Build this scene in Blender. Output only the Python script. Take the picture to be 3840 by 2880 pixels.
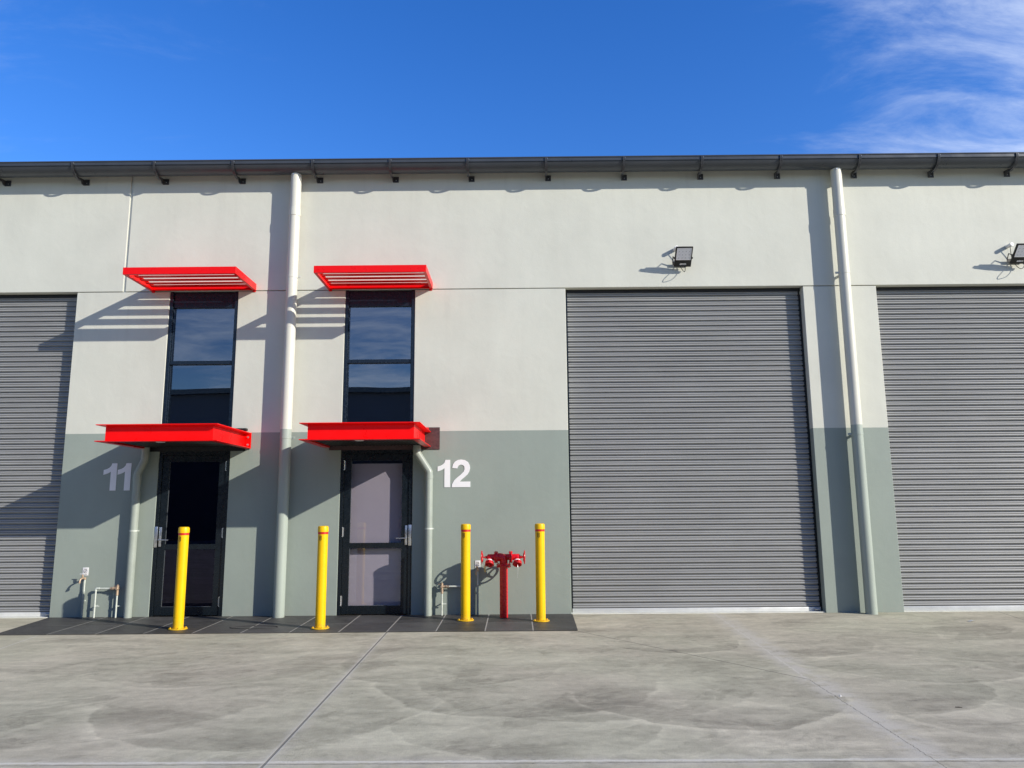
import bpy, bmesh, math, random
from math import sin, cos, pi, radians, sqrt, atan2
from mathutils import Vector, Matrix
random.seed(7)
for o in list(bpy.data.objects): bpy.data.objects.remove(o)
scene = bpy.context.scene
col = scene.collection

# ------------------------------------------------------------------ camera
cam_d = bpy.data.cameras.new('camera'); cam = bpy.data.objects.new('camera', cam_d); col.objects.link(cam)
yaw, pitch, roll = -0.0044107, 0.1623278, 0.0075790
cam_d.sensor_width = 36; cam_d.lens = 2850 / 3840 * 36; cam_d.clip_start = .05; cam_d.clip_end = 2000
fw = Vector((sin(yaw)*cos(pitch), cos(yaw)*cos(pitch), sin(pitch)))
rt = Vector((cos(yaw), -sin(yaw), 0)); up = rt.cross(fw)
r2 = rt*cos(roll) - up*sin(roll); u2 = up*cos(roll) + rt*sin(roll)
M = Matrix(((r2.x, u2.x, -fw.x, 0), (r2.y, u2.y, -fw.y, -10.95), (r2.z, u2.z, -fw.z, 1.4616), (0, 0, 0, 1)))
cam.matrix_world = M
scene.camera = cam
scene.render.resolution_x, scene.render.resolution_y = 1024, 768

# ------------------------------------------------------------------ sun + sky
SUN = Vector((1.74, -1.0, .885)).normalized()          # towards the sun
elev = math.asin(SUN.z)
sd = bpy.data.lights.new('sun', 'SUN'); so = bpy.data.objects.new('sun', sd); col.objects.link(so)
sd.energy = 5.0; sd.angle = radians(.5); sd.color = (1, .94, .83)
so.rotation_euler = (-SUN).to_track_quat('-Z', 'Y').to_euler()

world = bpy.data.worlds.new('World'); scene.world = world; world.use_nodes = True
nt = world.node_tree; N = nt.nodes; L = nt.links
for n in list(N): N.remove(n)
def nd(tree, t, **k):
    n = tree.nodes.new(t)
    for a, b in k.items():
        if a == 'i':
            for q, v in b.items(): n.inputs[q].default_value = v
        else: setattr(n, a, b)
    return n
def mth(tree, op, a, b=None, c=None, clamp=False):
    n = tree.nodes.new('ShaderNodeMath'); n.operation = op; n.use_clamp = clamp
    for i, v in enumerate((a, b, c)):
        if v is None: continue
        if isinstance(v, (int, float)): n.inputs[i].default_value = v
        else: tree.links.new(v, n.inputs[i])
    return n.outputs[0]
def mrange(tree, v, a, b, c=0., d=1., smooth=True):
    n = tree.nodes.new('ShaderNodeMapRange'); n.interpolation_type = 'SMOOTHSTEP' if smooth else 'LINEAR'
    tree.links.new(v, n.inputs[0])
    for i, q in enumerate((a, b, c, d)): n.inputs[i+1].default_value = q
    return n.outputs[0]
def mixc(tree, f, a, b, mode='MIX'):
    n = tree.nodes.new('ShaderNodeMix'); n.data_type = 'RGBA'; n.blend_type = mode
    for i, v in ((0, f), (6, a), (7, b)):
        if isinstance(v, (int, float)): n.inputs[i].default_value = v
        elif isinstance(v, tuple): n.inputs[i].default_value = (*v, 1)[:4]
        else: tree.links.new(v, n.inputs[i])
    return n.outputs[2]
sky = nd(nt, 'ShaderNodeTexSky', sky_type='NISHITA', sun_disc=False, sun_elevation=elev,
         sun_rotation=atan2(SUN.x, SUN.y), altitude=0, air_density=1.0, dust_density=.3, ozone_density=3.5)
hs = nd(nt, 'ShaderNodeHueSaturation', i={'Saturation': 1.30, 'Value': 1.06, 'Hue': .516}); L.new(sky.outputs[0], hs.inputs['Color'])
tc = nd(nt, 'ShaderNodeTexCoord'); sp = nd(nt, 'ShaderNodeSeparateXYZ'); L.new(tc.outputs['Generated'], sp.inputs[0])
den = mth(nt, 'ADD', mth(nt, 'MAXIMUM', sp.outputs[2], 0.), .12)
cb = nd(nt, 'ShaderNodeCombineXYZ'); L.new(mth(nt, 'DIVIDE', sp.outputs[0], den), cb.inputs[0]); L.new(mth(nt, 'DIVIDE', sp.outputs[1], den), cb.inputs[1])
mp = nd(nt, 'ShaderNodeMapping'); mp.inputs['Rotation'].default_value = (0, 0, radians(-25)); mp.inputs['Scale'].default_value = (.9, 1.7, 1); mp.inputs['Location'].default_value = (.35, .2, 0)
L.new(cb.outputs[0], mp.inputs[0])
n1 = nd(nt, 'ShaderNodeTexNoise', i={'Scale': 2.4, 'Detail': 11, 'Roughness': .66, 'Distortion': .45}); L.new(mp.outputs[0], n1.inputs[0])
n2 = nd(nt, 'ShaderNodeTexNoise', i={'Scale': .55, 'Detail': 3, 'Roughness': .5}); L.new(mp.outputs[0], n2.inputs[0])
def dirmask(az, el, a, b):
    v = Vector((sin(radians(az))*cos(radians(el)), cos(radians(az))*cos(radians(el)), sin(radians(el))))
    dn = nd(nt, 'ShaderNodeVectorMath', operation='DOT_PRODUCT'); L.new(tc.outputs['Generated'], dn.inputs[0]); dn.inputs[1].default_value = v
    return mrange(nt, dn.outputs['Value'], cos(radians(a)), cos(radians(b)))
mR = dirmask(47, 22, 31, 8); mL = mth(nt, 'MULTIPLY', dirmask(-38, 30, 22, 3), .42); mB = dirmask(185, 16, 40, 6)
mask = mth(nt, 'MAXIMUM', mth(nt, 'MAXIMUM', mR, mL), mth(nt, 'MULTIPLY', mB, .9))
cl = mth(nt, 'ADD', mth(nt, 'MULTIPLY', n1.outputs[0], .75), mth(nt, 'MULTIPLY', n2.outputs[0], .35))
cl = mth(nt, 'ADD', cl, mth(nt, 'MULTIPLY', mask, .26))
cl = mth(nt, 'MULTIPLY', mrange(nt, cl, .64, 1.04), mth(nt, 'MULTIPLY', mask, .72), clamp=True)
gain = mrange(nt, sp.outputs[1], -.1, .75, .95, 1.55)
skyb = mixc(nt, 1., hs.outputs[0], gain, 'MULTIPLY')
skyc = mixc(nt, cl, skyb, (7.2, 7.9, 9.0))
bg = nd(nt, 'ShaderNodeBackground', i={'Strength': .13}); L.new(skyc, bg.inputs[0])
ow = nd(nt, 'ShaderNodeOutputWorld'); L.new(bg.outputs[0], ow.inputs[0])

scene.view_settings.view_transform = 'Standard'; scene.view_settings.look = 'None'
scene.view_settings.exposure = 0.12; scene.view_settings.gamma = 1
scene.render.engine = 'CYCLES'
scene.cycles.max_bounces = 8; scene.cycles.transparent_max_bounces = 8
scene.cycles.caustics_reflective = False; scene.cycles.caustics_refractive = False

# ------------------------------------------------------------------ materials
def newmat(name):
    m = bpy.data.materials.new(name); m.use_nodes = True
    t = m.node_tree; b = t.nodes['Principled BSDF']
    return m, t, b
def wpos(t): return nd(t, 'ShaderNodeNewGeometry').outputs['Position']
def noise(t, vec, scale, detail=4, rough=.5, dist=0., sc=None):
    if sc:
        mpn = nd(t, 'ShaderNodeMapping'); mpn.inputs['Scale'].default_value = sc; t.links.new(vec, mpn.inputs[0]); vec = mpn.outputs[0]
    n = nd(t, 'ShaderNodeTexNoise', i={'Scale': scale, 'Detail': detail, 'Roughness': rough, 'Distortion': dist}); t.links.new(vec, n.inputs[0])
    return n.outputs[0]
def bump(t, b, h, strength=.2, dist=.01):
    n = nd(t, 'ShaderNodeBump', i={'Strength': strength, 'Distance': dist}); t.links.new(h, n.inputs['Height']); t.links.new(n.outputs[0], b.inputs['Normal'])
def mat(name, c, rough=.5, metal=0., var=.06, vs=6., bs=0., bscale=60., spec=.5, rv=.08):
    m, t, b = newmat(name); P = wpos(t)
    n = noise(t, P, vs, 5, .6)
    v = mrange(t, n, .3, .7, 1-var, 1+var, False)
    t.links.new(mixc(t, 1., tuple(c), v, 'MULTIPLY'), b.inputs['Base Color'])
    t.links.new(mrange(t, n, .3, .7, max(rough-rv, 0.02), rough+rv, False), b.inputs['Roughness'])
    b.inputs['Metallic'].default_value = metal; b.inputs['Specular IOR Level'].default_value = spec
    if bs: bump(t, b, noise(t, P, bscale, 3, .5), bs, .004)
    return m
CREAM = (.620, .628, .555); GREEN = (.292, .338, .302)
def two_tone(name, c1, c2, z=2.575, tex=True, rough=.62):
    m, t, b = newmat(name); P = wpos(t)
    s = nd(t, 'ShaderNodeSeparateXYZ'); t.links.new(P, s.inputs[0])
    wob = mth(t, 'MULTIPLY', mth(t, 'SUBTRACT', noise(t, P, 14, 2), .5), .004)
    f = mth(t, 'GREATER_THAN', mth(t, 'ADD', s.outputs[2], wob), z)
    base = mixc(t, f, c2, c1)
    big = noise(t, P, .9, 4, .6, .3); streak = noise(t, P, 3., 5, .65, 0, (1, 1, .18))
    v = mth(t, 'ADD', mrange(t, big, .3, .7, -.05, .05, False), mrange(t, streak, .3, .7, -.025, .025, False))
    fine = noise(t, P, 130, 2, .6)
    v = mth(t, 'ADD', v, mrange(t, fine, .3, .7, -.035, .035, False))
    v = mth(t, 'ADD', v, 1.)
    c = mixc(t, 1., base, v, 'MULTIPLY')
    rs = noise(t, P, 5.5, 6, .7, 0, (1, 1, .06)); under = mth(t, 'ADD', mrange(t, s.outputs[2], 5.3, 6.5, 0, 1), mth(t, 'MULTIPLY', mrange(t, s.outputs[2], 3.2, 4.68, 0, .8), mth(t, 'LESS_THAN', s.outputs[2], 4.695)))
    c = mixc(t, mth(t, 'MULTIPLY', mth(t, 'MULTIPLY', mrange(t, rs, .52, .68), under), .10), c, (.30, .29, .26))
    # scuffs and dust splash near the ground
    dust = mth(t, 'MULTIPLY', mrange(t, s.outputs[2], .30, .0), mrange(t, noise(t, P, 7, 6, .7), .45, .75))
    c = mixc(t, mth(t, 'MULTIPLY', dust, .4), c, (.34, .33, .30))
    t.links.new(c, b.inputs['Base Color']); b.inputs['Roughness'].default_value = rough; b.inputs['Specular IOR Level'].default_value = .35
    if tex:
        h = mth(t, 'ADD', mth(t, 'MULTIPLY', noise(t, P, 240, 2, .6), .35), mth(t, 'MULTIPLY', noise(t, P, 5, 4, .55, .4), 1.6))
        h = mth(t, 'ADD', h, mth(t, 'MULTIPLY', noise(t, P, 40, 3, .5), .25))
        bump(t, b, h, .32, .006)
    return m
m_wall = two_tone('wall_paint', CREAM, GREEN)
m_pipe = two_tone('pipe_paint', (.64, .635, .56), (.36, .41, .365), z=2.60, tex=False, rough=.38)
m_gpipe = mat('green_pipe_paint', (.32, .36, .32), .4)
m_cream = mat('cream_sealant', (.66, .67, .62), .6)
m_red = mat('red_powdercoat', (.86, .004, .004), .32, var=.02, spec=.3)
m_red_s = mat('red_satin', (.80, .008, .010), .45, var=.04)
m_hyd = mat('hydrant_red_enamel', (.64, .008, .016), .28, var=.05, vs=18, bs=.05, bscale=60)
m_hydcap = mat('hydrant_cap_red', (.62, .02, .025), .4)
m_yel = mat('yellow_powdercoat', (.88, .54, .002), .34, var=.03, spec=.35)
def yellow():
    m, t, b = newmat('yellow_powdercoat'); P = wpos(t); s = nd(t, 'ShaderNodeSeparateXYZ'); t.links.new(P, s.inputs[0])
    g = mth(t, 'MULTIPLY', mrange(t, s.outputs[2], .16, .0), mrange(t, noise(t, P, 38, 6, .7), .40, .62))
    sc = mth(t, 'MULTIPLY', mrange(t, noise(t, P, 26, 7, .75, 1.5, (1, 1, .35)), .66, .72), .6)
    v = mrange(t, noise(t, P, 5, 4, .6), .3, .7, .94, 1.04, False)
    c = mixc(t, 1., (.88, .53, .003), v, 'MULTIPLY'); c = mixc(t, mth(t, 'MULTIPLY', g, .45), c, (.25, .18, .08)); c = mixc(t, sc, c, (.50, .30, .02))
    t.links.new(c, b.inputs['Base Color']); b.inputs['Roughness'].default_value = .38; b.inputs['Specular IOR Level'].default_value = .35
    bump(t, b, noise(t, P, 300, 2, .5), .15, .001); return m
m_yel = yellow()
m_ink = mat('sticker_ink', (.07, .03, .005), .5)
m_stripe = mat('red_reflective_tape', (.62, .02, .015), .4)
m_gut = mat('gutter_charcoal', (.058, .066, .078), .34, var=.1, vs=3, metal=.15)
m_gutb = mat('gutter_bracket_steel', (.055, .058, .066), .28)
m_boss = mat('galvanised', (.55, .56, .57), .35, metal=.8)
m_frame = mat('dark_window_frame', (.008, .015, .027), .25, var=.12, vs=20)
m_dframe = mat('black_door_frame', (.006, .010, .014), .28, var=.12, vs=20)
m_bead = mat('glazing_bead', (.30, .33, .36), .3, metal=.6)
m_black = mat('black_steel', (.010, .010, .011), .5)
m_plate = mat('brown_primer_plate', (.080, .040, .040), .6, var=.35, vs=25)
m_soffit = mat('soffit_sheet', (.045, .043, .043), .35, metal=.3)
m_chrome = mat('satin_chrome', (.62, .63, .64), .28, metal=.9, var=.05)
m_white = mat('white_plastic', (.80, .80, .80), .4, var=.03)
m_num = mat('white_number_acrylic', (.88, .88, .89), .35, var=.02)
m_lens = mat('floodlight_glass', (.72, .73, .78), .18, var=.08, vs=40)
m_brass = mat('weathered_brass', (.50, .37, .26), .45, metal=.4, var=.3, vs=60)
m_cpipe = mat('painted_copper_pipe', (.58, .62, .56), .45, var=.12, vs=30)
m_tag = mat('yellow_tag', (.80, .66, .25), .5)
m_chain = mat('dark_chain', (.12, .10, .10), .4, metal=.6)
m_blind = mat('grey_roller_blind', (.47, .45, .475), .75, var=.03, bs=.1, bscale=300)
m_dblind = mat('dark_blind', (.045, .055, .085), .8, var=.05)
m_dark = mat('dark_interior', (.012, .012, .016), .9)
m_roof = mat('roof_sheet', (.10, .105, .115), .4, metal=.3)
m_galv = mat('galvanised_bottom_rail', (.70, .71, .70), .35, metal=.25, var=.06)
m_opp = mat('opposite_wall', (.075, .080, .10), .7, var=.1, vs=.6)
m_oppd = mat('opposite_roller', (.05, .05, .06), .6)
m_scrap = mat('white_scrap', (.75, .75, .72), .7)
m_twig = mat('dark_twig', (.05, .04, .03), .8)

def roller_mat():
    m, t, b = newmat('roller_door_paint'); P = wpos(t)
    v = mth(t, 'ADD', mrange(t, noise(t, P, 1.2, 4, .6, .2, (.6, 1, 2.2)), .3, .7, -.08, .08, False), mrange(t, noise(t, P, 22, 3, .6, 0, (.2, 1, 3)), .3, .7, -.05, .05, False))
    t.links.new(mixc(t, 1., (.325, .330, .330), mth(t, 'ADD', v, 1.), 'MULTIPLY'), b.inputs['Base Color'])
    b.inputs['Roughness'].default_value = .42; b.inputs['Metallic'].default_value = .1
    return m
m_roll = roller_mat()

def glass_mat(name, tint, refl=.10, rough=.0, wob=0., gc=(.92, .95, 1)):
    m, t, b = newmat(name); t.nodes.remove(b)
    out = t.nodes['Material Output']
    tr = nd(t, 'ShaderNodeBsdfTransparent'); tr.inputs[0].default_value = (*tint, 1)
    gl = nd(t, 'ShaderNodeBsdfGlossy'); gl.inputs['Roughness'].default_value = rough; gl.inputs[0].default_value = (*gc, 1)
    fr = nd(t, 'ShaderNodeLayerWeight'); fr.inputs[0].default_value = .5
    P = wpos(t)
    if wob:
        bn = nd(t, 'ShaderNodeBump', i={'Strength': 1., 'Distance': wob}); t.links.new(noise(t, P, 1.1, 1, .4), bn.inputs['Height'])
        t.links.new(bn.outputs[0], gl.inputs['Normal'])
    f = mth(t, 'ADD', mth(t, 'MULTIPLY', mth(t, 'POWER', fr.outputs['Facing'], 5.), 1-refl), refl, clamp=True)
    mx = nd(t, 'ShaderNodeMixShader'); t.links.new(f, mx.inputs[0]); t.links.new(tr.outputs[0], mx.inputs[1]); t.links.new(gl.outputs[0], mx.inputs[2])
    t.links.new(mx.outputs[0], out.inputs[0])
    return m
m_wglass = glass_mat('tinted_window_glass', (.30, .36, .46), .24, 0, .0016)
m_dglass = glass_mat('dimmed_door_glass', (.40, .37, .44), .045, 0, .0012, (.62, .62, .95))  # same glass as door 12; dark room and bluish reflection put into its colours
m_dglass2 = glass_mat('clear_door_glass', (.90, .89, .92), .05, 0, .0012)

# --- concrete yard
def concrete():
    m, t, b = newmat('yard_concrete'); P = wpos(t)
    wv = nd(t, 'ShaderNodeTexNoise', i={'Scale': 1.6, 'Detail': 5, 'Roughness': .6}); t.links.new(P, wv.inputs[0])
    off = nd(t, 'ShaderNodeVectorMath', operation='SUBTRACT'); t.links.new(wv.outputs['Color'], off.inputs[0]); off.inputs[1].default_value = (.5, .5, .5)
    sc = nd(t, 'ShaderNodeVectorMath', operation='SCALE'); t.links.new(off.outputs[0], sc.inputs[0]); sc.inputs['Scale'].default_value = .30
    ad = nd(t, 'ShaderNodeVectorMath', operation='ADD'); t.links.new(P, ad.inputs[0]); t.links.new(sc.outputs[0], ad.inputs[1])
    D = ad.outputs[0]
    sepP = nd(t, 'ShaderNodeSeparateXYZ'); t.links.new(P, sepP.inputs[0])
    sep = nd(t, 'ShaderNodeSeparateXYZ'); t.links.new(D, sep.inputs[0])
    # sweeping trowel / squeegee fans
    stamps = [(0, -4.05, 1.22, 1), (.55, -4.0, 1.42, 1), (1.5, -4.55, 1.05, 1.6), (2.7, -4.0, 1.25, 1), (-1.9, -4.7, 1.3, .9), (-3.3, -4.5, 1.4, .7),
              (.1, -5.2, 1.0, .7), (2.9, -2.2, .95, .8), (3.7, -3.2, 1.1, .8), (1.7, -2.1, .8, .8), (-.6, -3.2, 1.1, .5), (3.6, -5.1, .9, .9), (.9, -5.9, 1.1, .6),
              (-2.9, -3.1, 1.2, .4), (-4.6, -5.0, 1.3, .6), (4.7, -2.4, 1.1, .7), (5.5, -3.4, 1.2, .7), (4.6, -4.6, 1.1, .7), (5.2, -1.2, .8, .6), (-.5, -7.5, 1.5, .7), (2.2, -7.3, 1.4, .7)]
    acc = None
    for cx, cy, r, k in stamps:
        dn = nd(t, 'ShaderNodeVectorMath', operation='DISTANCE'); t.links.new(D, dn.inputs[0]); dn.inputs[1].default_value = (cx, cy, 0)
        q = mth(t, 'DIVIDE', dn.outputs['Value'], r)
        inside = mth(t, 'MULTIPLY', mrange(t, q, .25, .95, 0, -.55), mrange(t, q, 1.0, .97, 0, 1))
        ring = mth(t, 'MULTIPLY', mrange(t, q, .965, .995), mrange(t, q, 1.09, 1.0, 0, 1))
        v = mth(t, 'ADD', inside, mth(t, 'MULTIPLY', ring, .50))
        am = mrange(t, sep.outputs[1], cy+.15*r, cy-.35*r, 0, k)
        fl = mth(t, 'MULTIPLY', mth(t, 'SINE', mth(t, 'ADD', mth(t, 'MULTIPLY', q, 46), cx*3)), mth(t, 'MULTIPLY', mrange(t, q, .45, .9, 0, .12), mrange(t, q, 1.05, 1.0, 0, 1)))
        v = mth(t, 'MULTIPLY', mth(t, 'ADD', v, fl), am)
        acc = v if acc is None else mth(t, 'ADD', acc, v)
    patchy = mrange(t, noise(t, P, .8, 3, .6), .35, .62, .25, 1.)
    acc = mth(t, 'MULTIPLY', acc, patchy)
    acc = mth(t, 'MINIMUM', mth(t, 'MAXIMUM', acc, -.42), .45)
    big = mrange(t, noise(t, D, .55, 5, .62, .6, (1, 1.9, 1)), .3, .7, -.5, .5, False)
    rotm = nd(t, 'ShaderNodeMapping'); rotm.inputs['Rotation'].default_value = (0, 0, radians(28)); rotm.inputs['Scale'].default_value = (.7, 1.9, 1); t.links.new(D, rotm.inputs[0])
    st = mrange(t, noise(t, rotm.outputs[0], 1.6, 7, .62, .7), .36, .64, -.5, .5, True)
    fine = mrange(t, noise(t, P, 9, 6, .7), .3, .7, -.5, .5, False)
    grain = mrange(t, noise(t, P, 170, 2, .6), .3, .7, -.5, .5, False)
    v = mth(t, 'ADD', mth(t, 'MULTIPLY', acc, .38), mth(t, 'MULTIPLY', big, .26))
    v = mth(t, 'ADD', v, mth(t, 'MULTIPLY', st, .20)); v = mth(t, 'ADD', v, mth(t, 'MULTIPLY', fine, .26)); v = mth(t, 'ADD', v, mth(t, 'MULTIPLY', grain, .26))
    rd = nd(t, 'ShaderNodeMapping'); rd.inputs['Rotation'].default_value = (0, 0, radians(-32)); t.links.new(D, rd.inputs[0]); RD = rd.outputs[0]
    dm = noise(t, RD, 1.15, 8, .66, .8, (.8, 1.3, 1)); damp = mrange(t, dm, .535, .575, 0, 1)
    dm2 = noise(t, rotm.outputs[0], 2.0, 7, .68, 1.0, (1, 1, 1)); damp2 = mrange(t, dm2, .56, .60, 0, 1)
    v = mth(t, 'ADD', v, mth(t, 'MULTIPLY', damp, -.14)); v = mth(t, 'ADD', v, mth(t, 'MULTIPLY', damp2, -.08))
    lt = noise(t, RD, 1.9, 8, .7, 1.1, (.7, 1.5, 1)); v = mth(t, 'ADD', v, mth(t, 'MULTIPLY', mrange(t, lt, .56, .62), .09))
    sepv = mrange(t, sepP.outputs[1], -5.2, -6.1); v = mth(t, 'ADD', v, mth(t, 'MULTIPLY', mth(t, 'MULTIPLY', sepv, mrange(t, noise(t, P, 1.6, 7, .7, .8, (.7, 1.6, 1)), .5, .6)), .16))
    v = mth(t, 'ADD', v, 1.03)
    hue = mrange(t, noise(t, P, .45, 3, .5), .35, .65)
    base = mixc(t, hue, (.448, .430, .328), (.480, .442, .348))
    c = mixc(t, 1., base, v, 'MULTIPLY')
    def seg(p, q, w0, w1, rag=.0, rs=9.):
        ax, ay = p; bx, by = q; ln = sqrt((bx-ax)**2+(by-ay)**2); ux, uy = (bx-ax)/ln, (by-ay)/ln
        dx = mth(t, 'SUBTRACT', sepP.outputs[0], ax); dy = mth(t, 'SUBTRACT', sepP.outputs[1], ay)
        al = mth(t, 'ADD', mth(t, 'MULTIPLY', dx, ux), mth(t, 'MULTIPLY', dy, uy))
        pe = mth(t, 'ADD', mth(t, 'MULTIPLY', dx, -uy), mth(t, 'MULTIPLY', dy, ux))
        if rag: pe = mth(t, 'ADD', pe, mth(t, 'MULTIPLY', mth(t, 'SUBTRACT', noise(t, P, rs, 5, .65), .5), rag))
        on = mth(t, 'MULTIPLY', mth(t, 'GREATER_THAN', al, 0), mth(t, 'LESS_THAN', al, ln))
        return mth(t, 'MULTIPLY', mrange(t, mth(t, 'ABSOLUTE', pe), w1, w0), on)
    gapn = mrange(t, noise(t, P, 5, 5, .7), .38, .55)
    wide = lambda p, q, w: mth(t, 'MULTIPLY', seg(p, q, .0, w, .12, 4), gapn)
    # pale efflorescence beside the joints
    for p, q, w, k in [((-1.575, -1.40), (-1.43, -8), .10, .45), ((2.75, 0), (2.34, -8), .24, .95), ((-16, -6.15), (2.0, -6.22), .16, .55), ((2.0, -6.22), (16, -6.4), .16, .55)]:
        c = mixc(t, mth(t, 'MULTIPLY', wide(p, q, w), k), c, (.56, .53, .46))
    for p, q, w, rag, colr, k in [((2.73, 0), (2.48, -4.1), .004, .07, (.60, .57, .50), .9), ((2.48, -4.1), (2.34, -8), .003, .07, (.52, .50, .44), .6),
                             ((-16, -6.15), (2.0, -6.2), .009, .05, (.66, .64, .56), .95), ((2.0, -6.2), (16, -6.4), .009, .05, (.62, .60, .53), .9),
                             ((-16, -6.19), (2.0, -6.24), .004, .03, (.12, .12, .11), .6), ((2.0, -6.24), (16, -6.44), .004, .03, (.12, .12, .11), .6),
                             ((2.49, -4.1), (2.36, -8), .002, .05, (.10, .10, .09), .7),
                             ((-5.75, -1.50), (-5.4, -3.8), .004, .0, (.62, .61, .57), .8), ((6.67, 0), (6.4, -1.3), .004, .0, (.14, .14, .13), .8)]:
        c = mixc(t, mth(t, 'MULTIPLY', seg(p, q, w, w*2.2, rag, 14), k), c, colr)
    # sawn control joints
    j1 = seg((-1.575, -1.40), (-1.43, -9), .006, .010); j2 = seg((.727, -1.45), (2.48, -4.10), .005, .009, .006)
    jj = mth(t, 'MAXIMUM', j1, j2)
    edge = mth(t, 'MAXIMUM', seg((-1.575, -1.40), (-1.43, -9), .018, .032), 0.)
    c = mixc(t, mth(t, 'MULTIPLY', edge, .35), c, (.54, .53, .49))
    c = mixc(t, mth(t, 'MULTIPLY', jj, .68), c, (.13, .125, .11))
    # small dark specks, dropped grit
    vo = nd(t, 'ShaderNodeTexVoronoi', i={'Scale': 2.3, 'Randomness': 1.}); t.links.new(D, vo.inputs[0])
    sp_ = mth(t, 'MULTIPLY', mrange(t, vo.outputs['Distance'], .032, .018), mrange(t, noise(t, P, 30, 2), .45, .5))
    c = mixc(t, mth(t, 'MULTIPLY', sp_, .75), c, (.10, .09, .08))
    t.links.new(c, b.inputs['Base Color'])
    rr = mth(t, 'ADD', mth(t, 'MULTIPLY', v, .35), .40); t.links.new(rr, b.inputs['Roughness'])
    b.inputs['Specular IOR Level'].default_value = .2
    h = mth(t, 'ADD', mth(t, 'MULTIPLY', noise(t, P, 70, 5, .75), 1.1), mth(t, 'MULTIPLY', fine, .8)); h = mth(t, 'SUBTRACT', h, mth(t, 'MULTIPLY', jj, 3.))
    bump(t, b, h, .45, .004)
    return m
m_conc = concrete()
def paver():
    m, t, b = newmat('charcoal_paver'); P = wpos(t)
    v = mth(t, 'ADD', mrange(t, noise(t, P, 2.2, 5, .65, .5, (1, 2, 1)), .3, .7, -.35, .35, False), mrange(t, noise(t, P, 30, 5, .7), .3, .7, -.25, .25, False))
    oi = nd(t, 'ShaderNodeVertexColor'); oi.layer_name = 'tone'
    sepc = nd(t, 'ShaderNodeSeparateColor'); t.links.new(oi.outputs[0], sepc.inputs[0])
    v = mth(t, 'ADD', v, sepc.outputs[0])
    c = mixc(t, 1., (.066, .064, .062), v, 'MULTIPLY')
    scr = mrange(t, noise(t, P, 5, 8, .78, 1.2), .55, .68)
    c = mixc(t, mth(t, 'MULTIPLY', scr, .35), c, (.16, .16, .15))
    t.links.new(c, b.inputs['Base Color']); b.inputs['Roughness'].default_value = .55
    bump(t, b, noise(t, P, 60, 4, .7), .5, .004)
    return m
m_paver = paver(); m_grout = mat('pale_grout', (.36, .35, .32), .8, var=.15, vs=30)

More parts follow.
